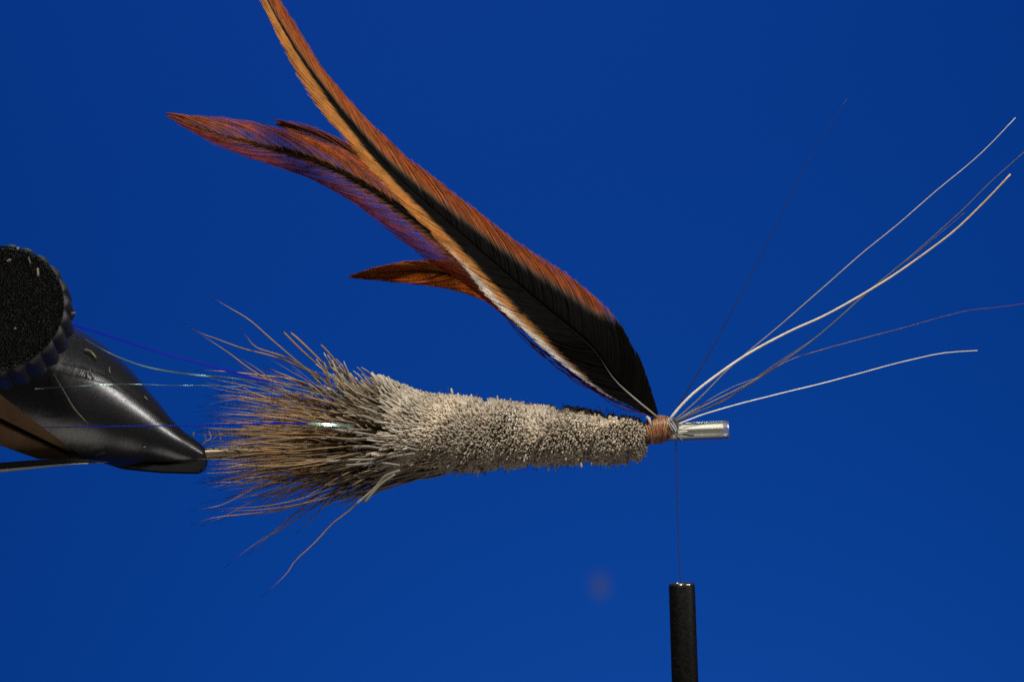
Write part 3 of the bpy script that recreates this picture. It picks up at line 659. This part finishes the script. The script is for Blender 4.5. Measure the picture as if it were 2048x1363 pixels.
turns = np.array(turns); tc_ = rng.uniform(.3, 1.45, (120, 1, 1)) * np.where(rng.random((120, 1, 1)) < .3, [.46, .26, .13], [.30, .115, .045]) * np.ones((120, 33, 1))
tw = link('thread_turns', tubes(turns, np.full((120, 33), .0048), tc_, 5, fo), M_THREAD, hd, fo); tag(tw, kind='stuff')

# ------------------------------------------------------------------ bobbin tube and the thread that runs into it
b0, b1 = P(1363.5, 1166), P(1374, 1480); axb = nrm(b1 - b0); Lb = np.linalg.norm(b1 - b0); rb_ = .131
bob = tag(empty('bobbin_holder', b0), 'black bobbin tube standing upright at the bottom of the frame', 'bobbin holder')
bm = lathe([(.012, rb_ - .016), (.016, rb_ - .006), (.028, rb_), (Lb, rb_ + .004), (Lb, .085), (.012, .085)], b0, axb, 64, origin=b0, closed=True)
link('bobbin_tube', fin(bm), M_BOB, bob, b0)
bm = lathe([(.014, rb_ - .004), (.002, rb_ - .006), (-.008, rb_ - .018), (-.01, rb_ - .035), (-.004, .075), (.03, .062), (.12, .06), (.12, .084), (.014, .084)], b0, axb, 64, origin=b0, closed=True)
link('tube_rim', fin(bm), M_RIMS, bob, b0)
c = curve(np.vstack([P(1351, 872, -.05), P(1352, 885, -.02), P(1355, 1010, 0), P(1358.5, 1120, 0), P(1361, 1166, 0), P(1363, 1190, 0)]), 40)
thr = link('thread', tubes(c[None], np.full((1, 40), .0042), np.broadcast_to([.05, .026, .018], (1, 40, 3)), 6, c[0]), M_THREAD, None, c[0])
tag(thr, 'fine dark brown thread hanging from the fly down into the bobbin tube', 'thread')

# ------------------------------------------------------------------ hair clippings left on the vise
def cone_front(px, py):
    """depth of the cone's near surface where the photo shows (px, py)"""
    lo_, hi_ = -1.5, 0.
    q_ = P(px, py) - tip; s_ = q_ @ axv; r_ = np.interp(s_, pf[:, 0], pf[:, 1]); h = np.linalg.norm(q_ - s_ * axv)
    return -math.sqrt(max(r_ * r_ - h * h, 1e-4)) - .008
def face_y(px, py):
    # plane of the knob's face
    y = -1.75
    for _ in range(6):
        q_ = P(px, py, y) - kc; y -= (q_ @ ka - .012) / ka[1]
    return y
CL = [([(14, 523), (18, 520), (22, 520)], 'k', .011, (.40, .34, .25), 'cream hair clipping near the left edge of the sandy knob face'),
      ([(57, 514), (59, 521), (61, 528)], 'k', .007, (.16, .13, .09), 'thin dark hair clipping beside the upright one on the knob face'),
      ([(75, 536), (76, 545), (76, 553)], 'k', .011, (.33, .28, .20), 'upright straight hair clipping on the upper knob face'),
      ([(34, 494), (36, 499), (38, 494)], 'k', .006, (.42, .38, .3), 'tiny curled hair clipping at the top rim of the knob'),
      ([(28, 656), (31, 657), (32, 656)], 'k', .010, (.36, .31, .23), 'small round hair clipping low on the knob face'),
      ([(143, 627), (147, 626), (151, 625)], 'r', .010, (.36, .31, .22), 'hair clipping stuck on the right rim of the knob'),
      ([(107, 747), (116, 763), (128, 783), (145, 812), (158, 828), (177, 848)], 'c', .0085, (.33, .26, .17), 'long bent hair lying over the black cone'),
      ([(169, 699), (180, 702), (188, 710), (192, 716)], 'c', .013, (.24, .19, .13), 'thick brown hair clipping highest on the black cone'),
      ([(180, 737), (180, 744), (182, 752)], 'c', .010, (.15, .12, .09), 'left of two hair clippings side by side on the cone'),
      ([(186, 741), (191, 746), (195, 752)], 'c', .010, (.17, .14, .10), 'right of two hair clippings side by side on the cone'),
      ([(219, 734), (219, 741), (221, 747)], 'c', .008, (.17, .14, .11), 'dark hair clipping on the bright ridge of the cone'),
      ([(289, 792), (292, 796), (295, 799)], 'c', .007, (.36, .32, .26), 'small cream hair clipping halfway down the cone'),
      ([(287, 893), (289, 893.5), (291, 893)], 'c', .008, (.34, .30, .25), 'cream speck of hair low on the cone'),
      ([(388, 872), (386, 867), (389, 864)], 'c', .008, (.5, .44, .32), 'cream hair clipping standing beside the cone tip'),
      ([(405, 888), (412, 880), (408, 868)], 't', .006, (.36, .27, .14), 'tan curl of hair right at the jaw tip'),
      ([(408, 884), (422, 876), (418, 862)], 't', .0065, (.38, .29, .15), 'tan hair curl standing next to the jaw tip'),
      ([(424, 880), (440, 868), (452, 872)], 't', .006, (.40, .31, .17), 'tan hair curl lying just above the bare pin'),
      ([(438, 889), (441, 874), (437, 858)], 't', .006, (.36, .27, .14), 'tan hair clipping standing straight up from the pin'),
      ([(456, 888), (470, 884), (480, 888)], 't', .008, (.42, .34, .2), 'tan hair clipping lying on the middle of the bare pin')]
for px, where, r_, c_, lab in CL:
    q_ = curve(np.array(px, float), 10)
    if where == 'k': ys = [face_y(*v) for v in q_]
    elif where == 'c': ys = [cone_front(*v) - (.006 if len(px) < 5 else .05 * math.sin(math.pi * i / 9)) for i, v in enumerate(q_)]
    elif where == 'r': ys = [-1.62] * 10
    else: ys = list(np.linspace(-.08, random.uniform(-.2, .05), 10))
    c = PS(q_, ys)
    o = link('hair_clipping', tubes(c[None], np.interp(np.linspace(0, 1, 10), [0, .15, .85, 1], [r_ * .8, r_, r_, r_ * .7])[None], np.broadcast_to(np.array(c_) * (.62 if where != 't' else 1), (1, 10, 3)), 6, c[0]), M_HAIR, None, c[0])
    tag(o, lab, 'hair clipping', 'hair clippings left on the vise and pin')
